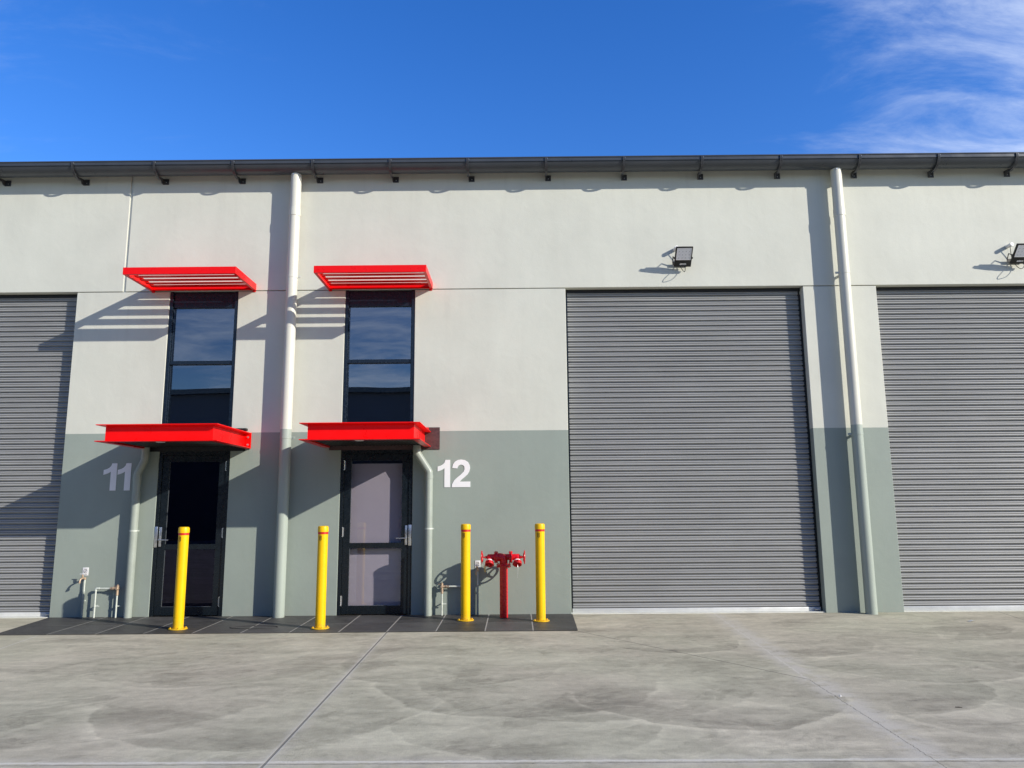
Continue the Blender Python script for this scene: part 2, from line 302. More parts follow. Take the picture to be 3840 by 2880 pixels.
# ------------------------------------------------------------------ mesh builder
class MB:
    def __init__(s): s.v = []; s.f = []; s.cuts = []
    def add(s, vs, fs):
        o = len(s.v); s.cuts.append((len(s.v), len(s.f))); s.v += [tuple(x) for x in vs]; s.f += [tuple(i+o for i in f) for f in fs]; return s
    def box(s, x0, x1, y0, y1, z0, z1):
        if x0 > x1: x0, x1 = x1, x0
        vs = [(x, y, z) for z in (z0, z1) for y in (y0, y1) for x in (x0, x1)]
        return s.add(vs, [(0, 2, 3, 1), (4, 5, 7, 6), (0, 1, 5, 4), (2, 6, 7, 3), (0, 4, 6, 2), (1, 3, 7, 5)])
    def bbox(s, x0, x1, y0, y1, z0, z1, b=.004):   # chamfered box
        bm = bmesh.new(); bmesh.ops.create_cube(bm, size=1)
        for v in bm.verts: v.co = Vector(((x0+x1)/2+v.co.x*abs(x1-x0), (y0+y1)/2+v.co.y*abs(y1-y0), (z0+z1)/2+v.co.z*abs(z1-z0)))
        bmesh.ops.bevel(bm, geom=list(bm.edges), offset=b, segments=2, affect='EDGES', profile=.5)
        return s.bm(bm)
    def bm(s, bm):
        bm.verts.ensure_lookup_table(); bm.verts.index_update()
        s.add([v.co.copy() for v in bm.verts], [[v.index for v in f.verts] for f in bm.faces]); bm.free(); return s
    def prism(s, poly, y0, y1):    # polygon in xz
        n = len(poly); bm = bmesh.new()
        a = [bm.verts.new((x, y0, z)) for x, z in poly]; c = [bm.verts.new((x, y1, z)) for x, z in poly]
        bm.faces.new(a); bm.faces.new(c[::-1])
        for i in range(n): bm.faces.new((a[i], c[i], c[(i+1) % n], a[(i+1) % n]))
        bmesh.ops.recalc_face_normals(bm, faces=bm.faces)
        bmesh.ops.triangulate(bm, faces=[f for f in bm.faces if len(f.verts) > 4])
        return s.bm(bm)
    def extr(s, poly, x0, x1):     # polygon in yz extruded along x
        n = len(poly); bm = bmesh.new()
        a = [bm.verts.new((x0, y, z)) for y, z in poly]; c = [bm.verts.new((x1, y, z)) for y, z in poly]
        bm.faces.new(a); bm.faces.new(c[::-1])
        for i in range(n): bm.faces.new((a[i], c[i], c[(i+1) % n], a[(i+1) % n]))
        bmesh.ops.recalc_face_normals(bm, faces=bm.faces)
        return s.bm(bm)
    def frame(s, d):
        d = Vector(d).normalized(); a = Vector((0, 0, 1)) if abs(d.z) < .9 else Vector((1, 0, 0))
        u = d.cross(a).normalized(); return u, d.cross(u).normalized()
    def tube(s, pts, r, seg=20, caps=True):
        pts = [Vector(p) for p in pts]; rs = r if isinstance(r, (list, tuple)) else [r]*len(pts)
        u, w = None, None; vs = []
        for i, p in enumerate(pts):
            d = (pts[min(i+1, len(pts)-1)] - pts[max(i-1, 0)])
            if d.length < 1e-9: d = pts[-1]-pts[0]
            d.normalize()
            if u is None: u, w = s.frame(d)
            else:
                u = (u - d*u.dot(d)).normalized(); w = d.cross(u).normalized()
            for k in range(seg):
                a = 2*pi*k/seg; vs.append(p + (u*cos(a) + w*sin(a))*rs[i])
        fs = []
        for i in range(len(pts)-1):
            for k in range(seg):
                k2 = (k+1) % seg; fs.append((i*seg+k, i*seg+k2, (i+1)*seg+k2, (i+1)*seg+k))
        if caps: fs.append(tuple(range(seg))[::-1]); fs.append(tuple((len(pts)-1)*seg+k for k in range(seg)))
        return s.add(vs, fs)
    def lathe(s, o, d, prof, seg=28):  # prof: list of (dist along d, radius)
        o = Vector(o); d = Vector(d).normalized(); u, w = s.frame(d); vs = []; fs = []
        for a_, r in prof:
            for k in range(seg):
                a = 2*pi*k/seg; vs.append(o + d*a_ + (u*cos(a)+w*sin(a))*max(r, 1e-5))
        for i in range(len(prof)-1):
            for k in range(seg):
                k2 = (k+1) % seg; fs.append((i*seg+k, i*seg+k2, (i+1)*seg+k2, (i+1)*seg+k))
        fs.append(tuple(range(seg))[::-1]); fs.append(tuple((len(prof)-1)*seg+k for k in range(seg)))
        return s.add(vs, fs)
    def cyl(s, a, b, r, seg=24, bev=0):
        a = Vector(a); b = Vector(b); l = (b-a).length
        pr = [(0, r), (l, r)] if not bev else [(0, r-bev), (bev, r), (l-bev, r), (l, r-bev)]
        return s.lathe(a, b-a, pr, seg)
    def patch(s, c, r, a0, a1, z0, z1, n=8):  # piece of a vertical cylinder skin; angle 0 = facing -y
        vs = []; fs = []
        for i in range(n+1):
            a = a0+(a1-a0)*i/n
            for rr in (r-.002, r):
                for z in (z0, z1): vs.append((c[0]+rr*sin(a), c[1]-rr*cos(a), z))
        for i in range(n):
            b = i*4; fs += [(b+2, b+6, b+7, b+3), (b+3, b+7, b+5, b+1), (b, b+4, b+6, b+2)]
        fs += [(0, 2, 3, 1), (n*4, n*4+1, n*4+3, n*4+2)]
        return s.add(vs, fs)
    def build(s, name, m, parent=None, smooth=True, ang=35, off=None, bevel=0):
        me = bpy.data.meshes.new(name)
        ox = Vector(off) if off else Vector((0, 0, 0))
        me.from_pydata([tuple(Vector(v)-ox) for v in s.v], [], s.f); me.materials.append(m); me.update()
        bm = bmesh.new(); bm.from_mesh(me); bmesh.ops.recalc_face_normals(bm, faces=bm.faces); bm.to_mesh(me); bm.free()
        if smooth:
            for p in me.polygons: p.use_smooth = True
            me.set_sharp_from_angle(angle=radians(ang))
        o = bpy.data.objects.new(name, me); col.objects.link(o)
        if parent is not None: o.parent = parent
        if bevel:
            b = o.modifiers.new('bevel', 'BEVEL'); b.width = bevel; b.segments = 2; b.limit_method = 'ANGLE'; b.angle_limit = radians(40); b.harden_normals = True
        return o
def each(mb, name, m, parent=None, smooth=True, ang=35, off=None, bevel=0):   # one object per primitive
    cs = mb.cuts+[(len(mb.v), len(mb.f))]
    for (v0, f0), (v1, f1) in zip(cs, cs[1:]):
        q = MB(); q.v = mb.v[v0:v1]; q.f = [tuple(i-v0 for i in f) for f in mb.f[f0:f1]]; q.build(name, m, parent, smooth, ang, off, bevel)
def tag(o, label=None, cat=None, group=None, kind=None):
    if label: o['label'] = label
    if cat: o['category'] = cat
    if group: o['group'] = group
    if kind: o['kind'] = kind
    return o
def thing(name, label, cat, loc=(0, 0, 0), group=None):
    o = bpy.data.objects.new(name, None); col.objects.link(o); o.location = loc; o.empty_display_size = .1
    return tag(o, label, cat, group)
def copy_tree(o, parent=None):
    c = o.copy(); col.objects.link(c)
    if parent is not None: c.parent = parent
    for ch in list(o.children): copy_tree(ch, c)
    return c
def arc(c, r, a0, a1, n):    # arc in a plane given by two axes later
    return [(c[0]+r*cos(a0+(a1-a0)*i/n), c[1]+r*sin(a0+(a1-a0)*i/n)) for i in range(n+1)]
def bend(pts, r, n=6):       # round the corners of a polyline
    pts = [Vector(p) for p in pts]; out = [pts[0]]
    for i in range(1, len(pts)-1):
        a = (pts[i-1]-pts[i]); b = (pts[i+1]-pts[i]); la = min(r, a.length*.45); lb = min(r, b.length*.45)
        p0 = pts[i]+a.normalized()*la; p2 = pts[i]+b.normalized()*lb
        for k in range(n+1):
            t = k/n; out.append(p0*(1-t)**2+pts[i]*2*t*(1-t)+p2*t*t)
    out.append(pts[-1]); return out

# ------------------------------------------------------------------ ground
tag(MB().add([(-150, -150, 0), (150, -150, 0), (150, 150, 0), (-150, 150, 0)], [(0, 1, 2, 3)]).build('concrete_yard', m_conc, smooth=False), kind='structure',
    label='grey trowelled concrete yard with sawn joints', cat='ground')
b = MB(); b.add([(-6.53, 0, .0085), (-6.305, -1.474, .0085), (.727, -1.431, .0085), (.768, 0, .0085)], [(0, 1, 2, 3)])
tag(b.build('paved_strip_grout', m_grout, smooth=False), kind='structure')
def strip():
    me = MB(); tones = []
    xs = [-6.53, -5.73, -5.16, -4.56, -3.965, -3.372, -2.78, -2.188, -1.598, -.995, -.392, .193, .768]
    g = .0085
    def xe(i, y):
        x = xs[i]; t = -y/1.45
        lean = {0: .225, 1: .07, 2: .085, 3: .06, 4: .05, 5: .04, 6: .035, 7: .035, 8: .025, 9: .014, 10: .004, 11: 0, 12: -.04}[i]
        return x + lean*t
    for j, (y0, y1) in enumerate(((-.004, -.732), (-.746, -1.44))):
        for i in range(len(xs)-1):
            yy1 = y1 if j == 0 else -1.432-.043*(1-(xs[i]+6.5)/7.3)
            a = g if i > 0 else 0; b_ = g if i < len(xs)-2 else 0
            v = [(xe(i, y0)+a, y0), (xe(i, yy1)+a, yy1), (xe(i+1, yy1)-b_, yy1), (xe(i+1, y0)-b_, y0)]
            n = len(me.v); vs = [(x, y, .010) for x, y in v] + [(x, y, .0045) for x, y in v]
            me.add(vs, [(0, 1, 2, 3), (0, 4, 5, 1), (1, 5, 6, 2), (2, 6, 7, 3), (3, 7, 4, 0)])
            tones += [.72+random.random()*.6]*5
    o = me.build('paved_strip', m_paver, smooth=False)
    ca = o.data.color_attributes.new('tone', 'FLOAT_COLOR', 'CORNER')
    for p in o.data.polygons:
        for li in p.loop_indices: ca.data[li].color = (tones[p.index],)*3+(1,)
    tag(o, kind='structure', label='dark charcoal paver strip with pale grout along the wall', cat='paving')
strip()
# access cover scribed into pavers
b = MB(); pts = [(-3.31+.30*cos(a), -1.05+.12*sin(a)) for a in [2*pi*k/40 for k in range(40)]]
b.tube([(x, y, .0115) for x, y in pts] + [(pts[0][0], pts[0][1], .0115)], .006, 6, False)
tag(b.build('access_cover', mat('black_gap', (.03, .03, .03), .8)), 'thin round cover outline set in the dark pavers between the first two bollards', 'drain cover')

# ------------------------------------------------------------------ warehouse building
wh = thing('warehouse', 'long grey-green and cream concrete warehouse with roller doors and black-framed unit doors', 'building', (0, 0, 0))
TH = .19
# upper precast panels
for x0, x1 in ((-16, -5.852), (-5.815, 14)):
    MB().box(x0, x1, 0, TH, 4.703, 6.72).build('wall_panel', m_wall, wh, False, bevel=.006)
MB().box(-5.851, -5.816, .022, .10, 4.69, 6.72).build('sealant_joint', m_cream, wh, False)
MB().box(-16, 14, TH-.02, TH+.03, 4.50, 6.70).build('wall_backing', m_dark, wh, False)
# piers
D1 = (-5.142, -4.120); D2 = (-2.520, -1.482); R1 = (-10.06, -6.532); R2 = (.757, 4.288); R3 = (5.375, 8.905)
for x0, x1 in ((-16, R1[0]), (R1[1], D1[0]), (D1[1], D2[0]), (D2[1], R2[0]), (R2[1], R3[0]), (R3[1], 14)):
    MB().box(x0, x1, 0, TH, -.05, 4.692).build('wall_panel', m_wall, wh, False, bevel=.007)
for x0, x1 in (D1, D2):
    MB().box(x0+.001, x1-.001, .012, TH, 2.315, 2.61).build('spandrel_panel', m_black, wh, False)
# back shell, so nothing shines through
sh = MB(); sh.box(-16, 14, 14, 14.2, 0, 6.7).box(-16.2, -16, .2, 14, 0, 6.7).box(14, 14.2, .2, 14, 0, 6.7)
each(sh, 'rear_wall', m_wall, wh, False)
MB().box(-16, 14, 1.9, 2.0, .02, 6.5).build('inner_partition', m_dark, wh, False)
MB().box(-16, 14, .2, 1.9, .012, .03).build('inner_floor', m_dark, wh, False)
# roof
rf = MB(); n = 0
for i in range(120):
    x = -16.2+i*.2533
    rf.add([(x, -.10, 6.700), (x+.21, -.10, 6.700), (x+.225, -.10, 6.726), (x+.2533, -.10, 6.726),
            (x, 14.2, 7.32), (x+.21, 14.2, 7.32), (x+.225, 14.2, 7.346), (x+.2533, 14.2, 7.346)],
           [(0, 1, 5, 4), (1, 2, 6, 5), (2, 3, 7, 6)])
rf.build('roof', m_roof, wh, False)
MB().box(-16, 14, .005, .18, 6.72, 6.735).build('eave_flashing', m_gutb, wh, False)
# gutter, half round with a flat lower band and a rolled lip
GY, GZ, GR = -.178, 6.605, .150
prof = []
for i in range(25):
    a = pi + pi*i/24
    y = GY + GR*cos(a); z = GZ + GR*sin(a)*.98
    prof.append((y, z))
prof = [(p[0], p[1]) for p in prof]
inner = [(GY+(y-GY)*.965, GZ+(z-GZ)*.965+.001) for y, z in prof][::-1]
g = MB(); poly = prof+inner; vs = []; xs = [-16.2, 14.2]
for x in xs: vs += [(x, y, z) for y, z in poly]
m_ = len(poly); g.add(vs, [(i, (i+1) % m_, m_+(i+1) % m_, m_+i) for i in range(m_)])
gutter = g.build('gutter', m_gut, wh, True, 60)
MB().tube([(-16.2, GY-GR+.002, GZ+.012), (14.2, GY-GR+.002, GZ+.012)], .012, 12).build('rolled_lip', m_gut, gutter)
MB().box(-16.2, 14.2, GY-GR-.003, GY-GR+.002, GZ-.045, GZ-.004).build('lip_band', m_gut, gutter, False)
for x in (1.90-1.45, 6.3):   # lapped seams
    b = MB(); q = [(GY+(GR+.003)*cos(a), GZ+(GR+.003)*sin(a)) for a in [pi+pi*k/20 for k in range(1, 20)]]
    b.add([(x+dx, y, z) for dx in (0, .03) for y, z in q], [(i, i+1, 19+i+1, 19+i) for i in range(18)]); b.build('lap_seam', m_gut, gutter)
brx = [-8.05, -6.80, -5.53, -4.31, -3.08, -1.885, -.705, .493, 1.69, 2.885, 4.09, 5.29, 6.49, 7.68, 8.88]
brx = [-7.78, -6.575, -5.355, -4.18, -2.993, -1.838, -.682, .485, 1.643, 2.806, 3.975, 5.143, 6.310, 7.468]
pts = []
for i in range(15):
    a = pi*.985 + (pi*.66)*i/14
    pts.append((GY+(GR+.006)*cos(a), GZ+(GR+.006)*sin(a)))
pout = []
for i, (y, z) in enumerate(pts):
    k = i/14; ex = .012+.034*k**1.2
    dy, dz = y-GY, z-GZ; ll = sqrt(dy*dy+dz*dz); pout.append((GY+dy/ll*(GR+.006+ex), GZ+dz/ll*(GR+.006+ex)))
pts2 = pts+[(-.035, GZ-.205), (-.002, GZ-.205), (-.002, GZ-.275), (-.045, GZ-.275)]
poly = pts + [(-.004, 6.475), (-.004, 6.385), (-.06, 6.385)] + pout[::-1]
br0 = None
for x in brx:
    if br0 is None:
        b = MB(); n = len(poly); b.extr(poly, -.0035, .0035)
        # strap flange following the curve
        for i in range(14):
            (y0, z0), (y1, z1) = pout[i], pout[i+1]
            b.add([(-.017, y0, z0), (.017, y0, z0), (.017, y1, z1), (-.017, y1, z1)], [(0, 1, 2, 3)])
        b.box(-.004, .085, -.008, -.002, 6.385, 6.475)
        o = b.build('gutter_bracket', m_gutb, wh); br0 = o
        MB().cyl((.045, -.010, 6.42), (.045, -.002, 6.42), .007, 10).build('screw', m_boss, o)
        MB().cyl((.012, GY-GR-.014, GZ-.012), (.012, GY-GR, GZ-.012), .011, 10).build('rivet', m_boss, o)
    else: o = copy_tree(br0, wh)
    o.location.x = x
# downpipes
for X, side in ((-3.282, 1), (4.855, -1)):
    b = MB(); b.cyl((X, -.142, 0.0), (X, -.142, 6.50), .0785, 40)
    o = b.build('downpipe', m_pipe, wh)
    if side == 1: cz = (5.80, 2.482, 4.859)
    else: cz = (5.72, 2.47, 4.85)
    q = MB(); q.lathe((X, -.142, cz[0]), (0, 0, 1), [(0, .0785), (.002, .084), (.10, .084), (.13, .079)], 40); q.build('pipe_socket', m_pipe, o)
    for z in cz[1:]:
        q = MB(); q.lathe((X, -.142, z-.018), (0, 0, 1), [(0, .079), (.001, .082), (.035, .082), (.036, .079)], 40)
        q.box(X+side*.07, X+side*.135, -.153, -.147, z-.016, z+.016).cyl((X+side*.115, -.160, z), (X+side*.115, -.142, z), .009, 10)
        q.box(X-.02, X+.02, -.075, 0, z-.012, z+.012)
        q.build('pipe_clip', m_pipe, o)
    q = MB(); q.cyl((X-.02, -.228, 6.44), (X-.02, -.223, 6.44), .012, 12); q.build('pop_rivet', m_boss, o)

# roller doors
def roller(x0, x1, name='roller_door'):
    root = bpy.data.objects.new(name, None); col.objects.link(root); root.parent = wh; root.location = ((x0+x1)/2, .15, 0)
    o = (root.location.x, .15, 0); pr = []
    p = .0768; z = .075
    cyc = [(0, -.019), (.006, -.0215), (.014, -.0225), (.022, -.0195), (.028, -.0095), (.031, -.0095), (.0315, -.0185), (.038, -.0225), (.045, -.0200), (.052, -.0105), (.056, .004), (.060, .010), (.0764, .010)]
    while z < 4.63:
        for dz, dy in cyc: pr.append((.150+dy, z+dz))
        z += p
    pr.append((.15, 4.70))
    b = MB(); xs = (x0+.03, x1-.03)
    vs = [(x, y, zz) for x in xs for y, zz in pr]; n = len(pr)
    b.add(vs, [(i, n+i, n+i+1, i+1) for i in range(n-1)])
    b.build('curtain', m_roll, root, False, off=o)
    MB().bbox(x0+.02, x1-.02, .115, .16, .006, .066, .006).build('bottom_rail', m_galv, root, True, off=o)
    for a, c in ((x0+.0015, x0+.032), (x1-.032, x1-.0015)):
        MB().box(a, c, .120, .134, 0, 4.60).build('side_guide', m_dframe, root, False, off=o)
    MB().box(x0+.002, x1-.002, .117, .1285, 4.652, 4.70).build('headspace_shade', m_black, root, False, off=o)  # black strip paints the shade of the gap above the curtain
    if x1 < 7:
        bb = MB(); bb.bbox(x1-.115, x1-.035, .085, .115, .022, .050, .006); bb.build('floor_lock', m_boss, root, off=o)
for r in (R1, R2, R3): roller(*r)
b = MB()
for r in (R1, R2, R3): MB().box(r[0]+.002, r[1]-.002, .02, .30, -.01, .012).build('door_sill', m_cream, wh, False)

# windows
def window(x0, x1):
    root = bpy.data.objects.new('window', None); col.objects.link(root); root.parent = wh; root.location = (x0, 0, 2.61); o = (x0, 0, 2.61)
    f = MB(); w = .046; z0, z1 = 2.612, 4.689; x0 += .003; x1 -= .003
    f.box(x0, x0+w, .010, .115, z0, z1).box(x1-w, x1, .010, .115, z0, z1)
    f.box(x0+w, x1-w, .040, .114, z1-.235, z1).box(x0+w, x1-w, .012, .114, z0, z0+.055).box(x0+w, x1-w, .028, .112, 3.592, 3.644)  # head box deepened into a dark band covering the awning's reflection
    f.box(x0+w, x0+w+.012, .05, .075, z0+.055, 3.592).box(x0+w, x0+w+.012, .05, .075, 3.644, z1-.055)
    f.box(x1-w-.012, x1-w, .05, .075, z0+.055, 3.592).box(x1-w-.012, x1-w, .05, .075, 3.644, z1-.055)
    f.build('window_frame', m_frame, root, False, off=o, bevel=.002)
    for a, c in ((z0+.055, 3.592), (3.644, z1-.235)):
        MB().box(x0+w+.002, x1-w-.002, .078, .084, a+.001, c-.001).build('pane', m_wglass, root, False, off=o)
    each(MB().box(x0+w+.001, x0+w+.006, .0735, .0775, z0+.056, 3.591).box(x0+w+.001, x0+w+.006, .0735, .0775, 3.645, z1-.236), 'glazing_bead', m_bead, root, False, off=o)
    MB().box(x0+w+.01, x1-w-.085, .150, .152, z0+.02, z1-.16).cyl((x0+w+.01, .165, z1-.13), (x1-w-.06, .165, z1-.13), .028, 16).build('roller_blind', m_dblind, root, False, off=o)
window(*D1); window(*D2)

# doors: hinge side +1 = right
def door(x0, x1, hinge, glassm, blind):
    root = bpy.data.objects.new('entry_door', None); col.objects.link(root); root.parent = wh; root.location = ((x0+x1)/2, 0, 0); o = root.location[:]
    w = .048; top = 2.312; a, c = x0+.002, x1-.002
    f = MB(); f.box(a, a+w, .008, .120, .011, top).box(c-w, c, .008, .120, .011, top).box(a+w, c-w, .010, .118, top-.055, top)
    f.box(a+w, a+w+.012, .07, .11, .011, top-.055).box(c-w-.012, c-w, .07, .11, .011, top-.055)
    f.build('door_frame', m_dframe, root, False, off=o, bevel=.002)
    l0, l1 = a+w+.004, c-w-.004; st = .098
    f = MB(); y0, y1 = .024, .066
    f.box(l0, l0+st, y0, y1, .022, top-.060).box(l1-st, l1, y0, y1, .022, top-.060)
    f.box(l0+st, l1-st, y0+.001, y1-.001, .022, .135).box(l0+st, l1-st, y0+.001, y1-.001, .923, .996).box(l0+st, l1-st, y0+.001, y1-.001, 2.16, top-.060)
    leaf = f.build('door_leaf', m_dframe, root, False, off=o, bevel=.002)
    for zz in ((.136, .922), (.997, 2.159)):
        MB().box(l0+st+.001, l1-st-.001, .044, .050, *zz).build('glass_pane', glassm, leaf, False, off=o)
    g = MB(); gx = l0+st+.001
    g.box(gx, gx+.004, .038, .0435, .137, .921).box(gx, gx+.004, .038, .0435, .998, 2.158).box(gx+.004, l1-st-.004, .038, .0435, .136, .139)
    each(g, 'glazing_bead', m_bead, leaf, False, off=o)
    hx = l1+.004 if hinge > 0 else l0-.004
    for z in (.14, 1.085, 2.03):
        h = MB(); h.cyl((hx, .016, z), (hx, .016, z+.13), .0075, 12).box(hx-.020*hinge, hx, .0215, .0235, z+.005, z+.125)
        for q in (.0, .126): h.cyl((hx, .016, z+q-.004), (hx, .016, z+q+.008), .0095, 12)
        h.build('hinge', m_chrome, root, off=o)
    s = -hinge; kx = (l1-.030) if s > 0 else (l0+.030)
    p = MB(); p.bbox(kx-.017, kx+.017, .012, .024, .965, 1.235, .003)
    for z in (.985, 1.10, 1.215): p.cyl((kx, .006, z), (kx, .013, z), .009, 14)
    lock = p.build('lock_plate', m_chrome, root, off=o)
    p = MB(); e = (l1+.026) if s > 0 else (l0-.026)
    p.bbox(min(e-.022, e+.022), max(e-.022, e+.022), -.002, .008, .955, 1.245, .003); p.build('strike_guard', m_chrome, root, off=o)
    p = MB(); p.cyl((kx, -.030, 1.06), (kx, .014, 1.06), .011, 14); p.tube(bend([(kx+.004*s, -.034, 1.06), (kx-.03*s, -.036, 1.06), (kx-.135*s, -.034, 1.058)], .02), .0085, 12)
    p.build('door_handle', m_chrome, lock, off=o)
    if blind:
        MB().box(l0+.03, l1-.03, .135, .137, .05, 2.12).build('roller_blind', m_blind, root, False, off=o)
        MB().box(l0+.03, l1-.03, .130, .142, .045, .062).build('blind_rail', m_white, root, False, off=o)
    else:
        MB().box(l0+.03, l1-.03, .60, .62, .05, 2.2).build('interior_shade', m_dark, root, False, off=o)  # added black sheet stands in for the unlit room's darkness
    return root
d11 = door(*D1, 1, m_dglass, False); d12 = door(*D2, -1, m_dglass2, True)

# ------------------------------------------------------------------ red louvred sun awnings
def awning(xl, xr, label):
    d = .852; z0, z1 = 4.697, 4.797
    root = thing('sun_awning', label, 'awning', ((xl+xr)/2, 0, z0), 'red louvred awnings over the tall windows'); o = root.location[:]
    f = MB()
    f.box(xl, xr, -d, -d+.006, z0, z1).box(xl+.006, xr-.006, -d+.006, -d+.045, z0+.0005, z0+.005).box(xl+.006, xr-.006, -d+.006, -d+.045, z1-.005, z1-.0005)
    f.build('front_beam', m_red, root, False, off=o, bevel=.0015)
    for x, s in ((xl, 1), (xr, -1)):
        f = MB(); f.box(x, x+s*.006, -d+.0065, -.012, z0, z1).box(x+s*.0065, x+s*.040, -d+.046, -.012, z0+.0005, z0+.005).box(x+s*.0065, x+s*.040, -d+.046, -.012, z1-.005, z1-.0005)
        f.build('side_beam', m_red, root, False, off=o, bevel=.0015)
    f = MB(); f.box(xl+.008, xr-.008, -.018, -.011, z0+.006, z1-.006).box(xl+.008, xr-.008, -.045, -.0185, z0+.006, z0+.011); f.build('rear_beam', m_red, root, False, off=o)
    for yc, wd in ((-.748, .112), (-.578, .106), (-.415, .108), (-.252, .104), (-.112, .132)):
        pl = []
        for k in range(16):
            a = 2*pi*k/16; y = wd/2*cos(a); z = .0088*sin(a)
            t = radians(1.5); pl.append((yc+y*cos(t)-z*sin(t), (z0+z1)/2+y*sin(t)+z*cos(t)))
        MB().extr(pl, xl+.042, xr-.042).build('louvre_blade', m_red, root, off=o)
    q = MB()
    for x in (xl+.03, xr-.03): q.box(x-.022, x+.022, -.0105, -.001, z0-.02, z1-.002)
    each(q, 'wall_cleat', m_red_s, root, False, off=o)
awning(-5.420, -3.853, 'bright red louvred awning over the tall window above door 11')
awning(-2.775, -1.218, 'bright red louvred awning over the tall window above door 12')

# ------------------------------------------------------------------ red steel door canopies
def canopy(xl, xr, label, endplate, plate, plmat, pipe, clipz):
    z0, z1, d = 2.345, 2.568, 1.27; fl = .088; t = .010
    root = thing('door_canopy', label, 'canopy', ((xl+xr)/2, 0, z0), 'red steel channel canopies over the unit doors'); o = root.location[:]
    wl, wr, wy = xl+fl, xr-fl, -d+fl       # outer faces of the webs
    b = MB(); b.box(wl, wr, wy, wy+t, z0+.002, z1-.002); b.build('front_web', m_red, root, False, off=o)
    for x, s in ((wl, 1), (wr, -1)):
        MB().box(x, x+s*t, wy+t+.0005, -.012, z0+.002, z1-.002).build('side_web', m_red, root, False, off=o)
    def flange(za, zb):
        # mitred U of outward flanges, slightly tapered underside
        b = MB(); R = .0
        out = [(xl, -.012), (xl, -d), (xr, -d), (xr, -.012)]; inn = [(wl+t, -.012), (wl+t, wy+t), (wr-t, wy+t), (wr-t, -.012)]
        vs = [(x, y, z) for z in (za, zb) for x, y in out+inn]
        fs = []
        for i in range(3):
            fs += [(i, i+1, 5+i, 4+i), (8+i, 12+i, 13+i, 9+i), (i, 8+i, 9+i, i+1), (4+i, 5+i, 13+i, 12+i)]
        fs += [(0, 4, 12, 8), (3, 11, 15, 7)]
        b.add(vs, fs); return b.build('flange', m_red, root, False, off=o, bevel=.003)
    flange(z1-.012, z1); flange(z0, z0+.012)
    # ribbed soffit sheet
    s = MB(); n = int((wr-wl-2*t-.004)/.05); x = wl+t+.002; y0, y1 = wy+t+.002, -.015; zz = z0+.020
    st = (wr-wl-2*t-.004)/n
    for i in range(n):
        xa = x+i*st
        q = [(xa, zz), (xa+st*.42, zz), (xa+st*.55, zz+.018), (xa+st*.87, zz+.018), (xa+st, zz)]
        vs = [(a, y, c) for y in (y0, y1) for a, c in q]; s.add(vs, [(k, k+1, 6+k, 5+k) for k in range(4)])
    s.build('soffit', m_soffit, root, False, off=o)
    MB().box(wl+t+.001, wr-t-.001, wy+t+.001, -.016, z1-.05, z1-.045).build('roof_tray', m_roof, root, False, off=o)
    lx = (xl+xr)/2-.05
    L_ = MB(); L_.cyl((lx, -1.02, zz-.014), (lx, -1.02, zz+.01), .058, 28, .003); L_.build('downlight', m_white, root, off=o)
    p = MB(); p.box(plate[0], plate[1], -.011, -.0005, 2.308, 2.628); p.build('wall_plate', plmat, root, False, off=o, bevel=.001)
    if endplate:
        e = MB(); e.box(wr-.002, xr+.004, -.024, -.0125, z0-.006, z1+.004); ep = e.build('end_plate', m_red, root, False, off=o, bevel=.001)
        e = MB()
        for z in (z0+.05, z1-.065): e.cyl((wr+.048, -.040, z), (wr+.048, -.024, z), .016, 6).cyl((wr+.048, -.056, z), (wr+.048, -.04, z), .009, 12)
        each(e, 'bolt', m_boss, ep, off=o)
        e = MB(); e.bbox(plate[1]-.17, plate[1]+.03, -.09, -.012, z1+.026, z1+.062, .003); e.build('flashing_cap', m_black, root, off=o)
    else:
        e = MB(); e.bbox(wr-.02, wr+.055, -.07, -.012, z1+.002, z1+.055, .003); e.build('top_cleat', m_red_s, root, False, off=o)
    dp = MB(); dp.tube(bend(pipe, .022, 4), .054, 28); dpo = dp.build('canopy_downpipe', m_gpipe, root, off=o)
    c = MB()
    P_ = pipe[1]; c.lathe((pipe[0][0], pipe[0][1], pipe[1][2]+.02), (0, 0, 1), [(0, .0542), (.001, .058), (.05, .058), (.051, .0542)], 28)
    c.lathe((pipe[2][0], pipe[2][1], pipe[2][2]-.10), (0, 0, 1), [(0, .0542), (.001, .058), (.055, .058), (.056, .0542)], 28)
    each(c, 'pipe_socket', m_gpipe, dpo, off=o)
    c = MB(); X, Y = pipe[3][0], pipe[3][1]; c.lathe((X, Y, clipz-.01), (0, 0, 1), [(0, .0542), (.001, .057), (.02, .057), (.021, .0542)], 28)
    c.box(X+.054, X+.077, Y-.006, Y+.006, clipz-.008, clipz+.010).box(X-.01, X+.01, Y+.05, 0, clipz-.006, clipz+.006); c.build('pipe_clip', m_cpipe, dpo, off=o)
canopy(-5.392, -3.822, 'red steel channel canopy over door 11 with bolted end plate and small black cap', True, (-5.285, -3.905), m_black,  # same wall plate as over door 12, shade put into the black
       [(-5.300, -.085, 2.362), (-5.300, -.085, 2.19), (-5.392, -.085, 1.985), (-5.392, -.085, 0.0)], 1.19)
canopy(-2.775, -1.224, 'red steel channel canopy over door 12 with brown wall plate sticking out on its right', False, (-2.690, -1.097), m_plate,
       [(-1.412, -.085, 2.362), (-1.412, -.085, 2.255), (-1.236, -.085, 1.985), (-1.236, -.085, 0.0)], 1.19)

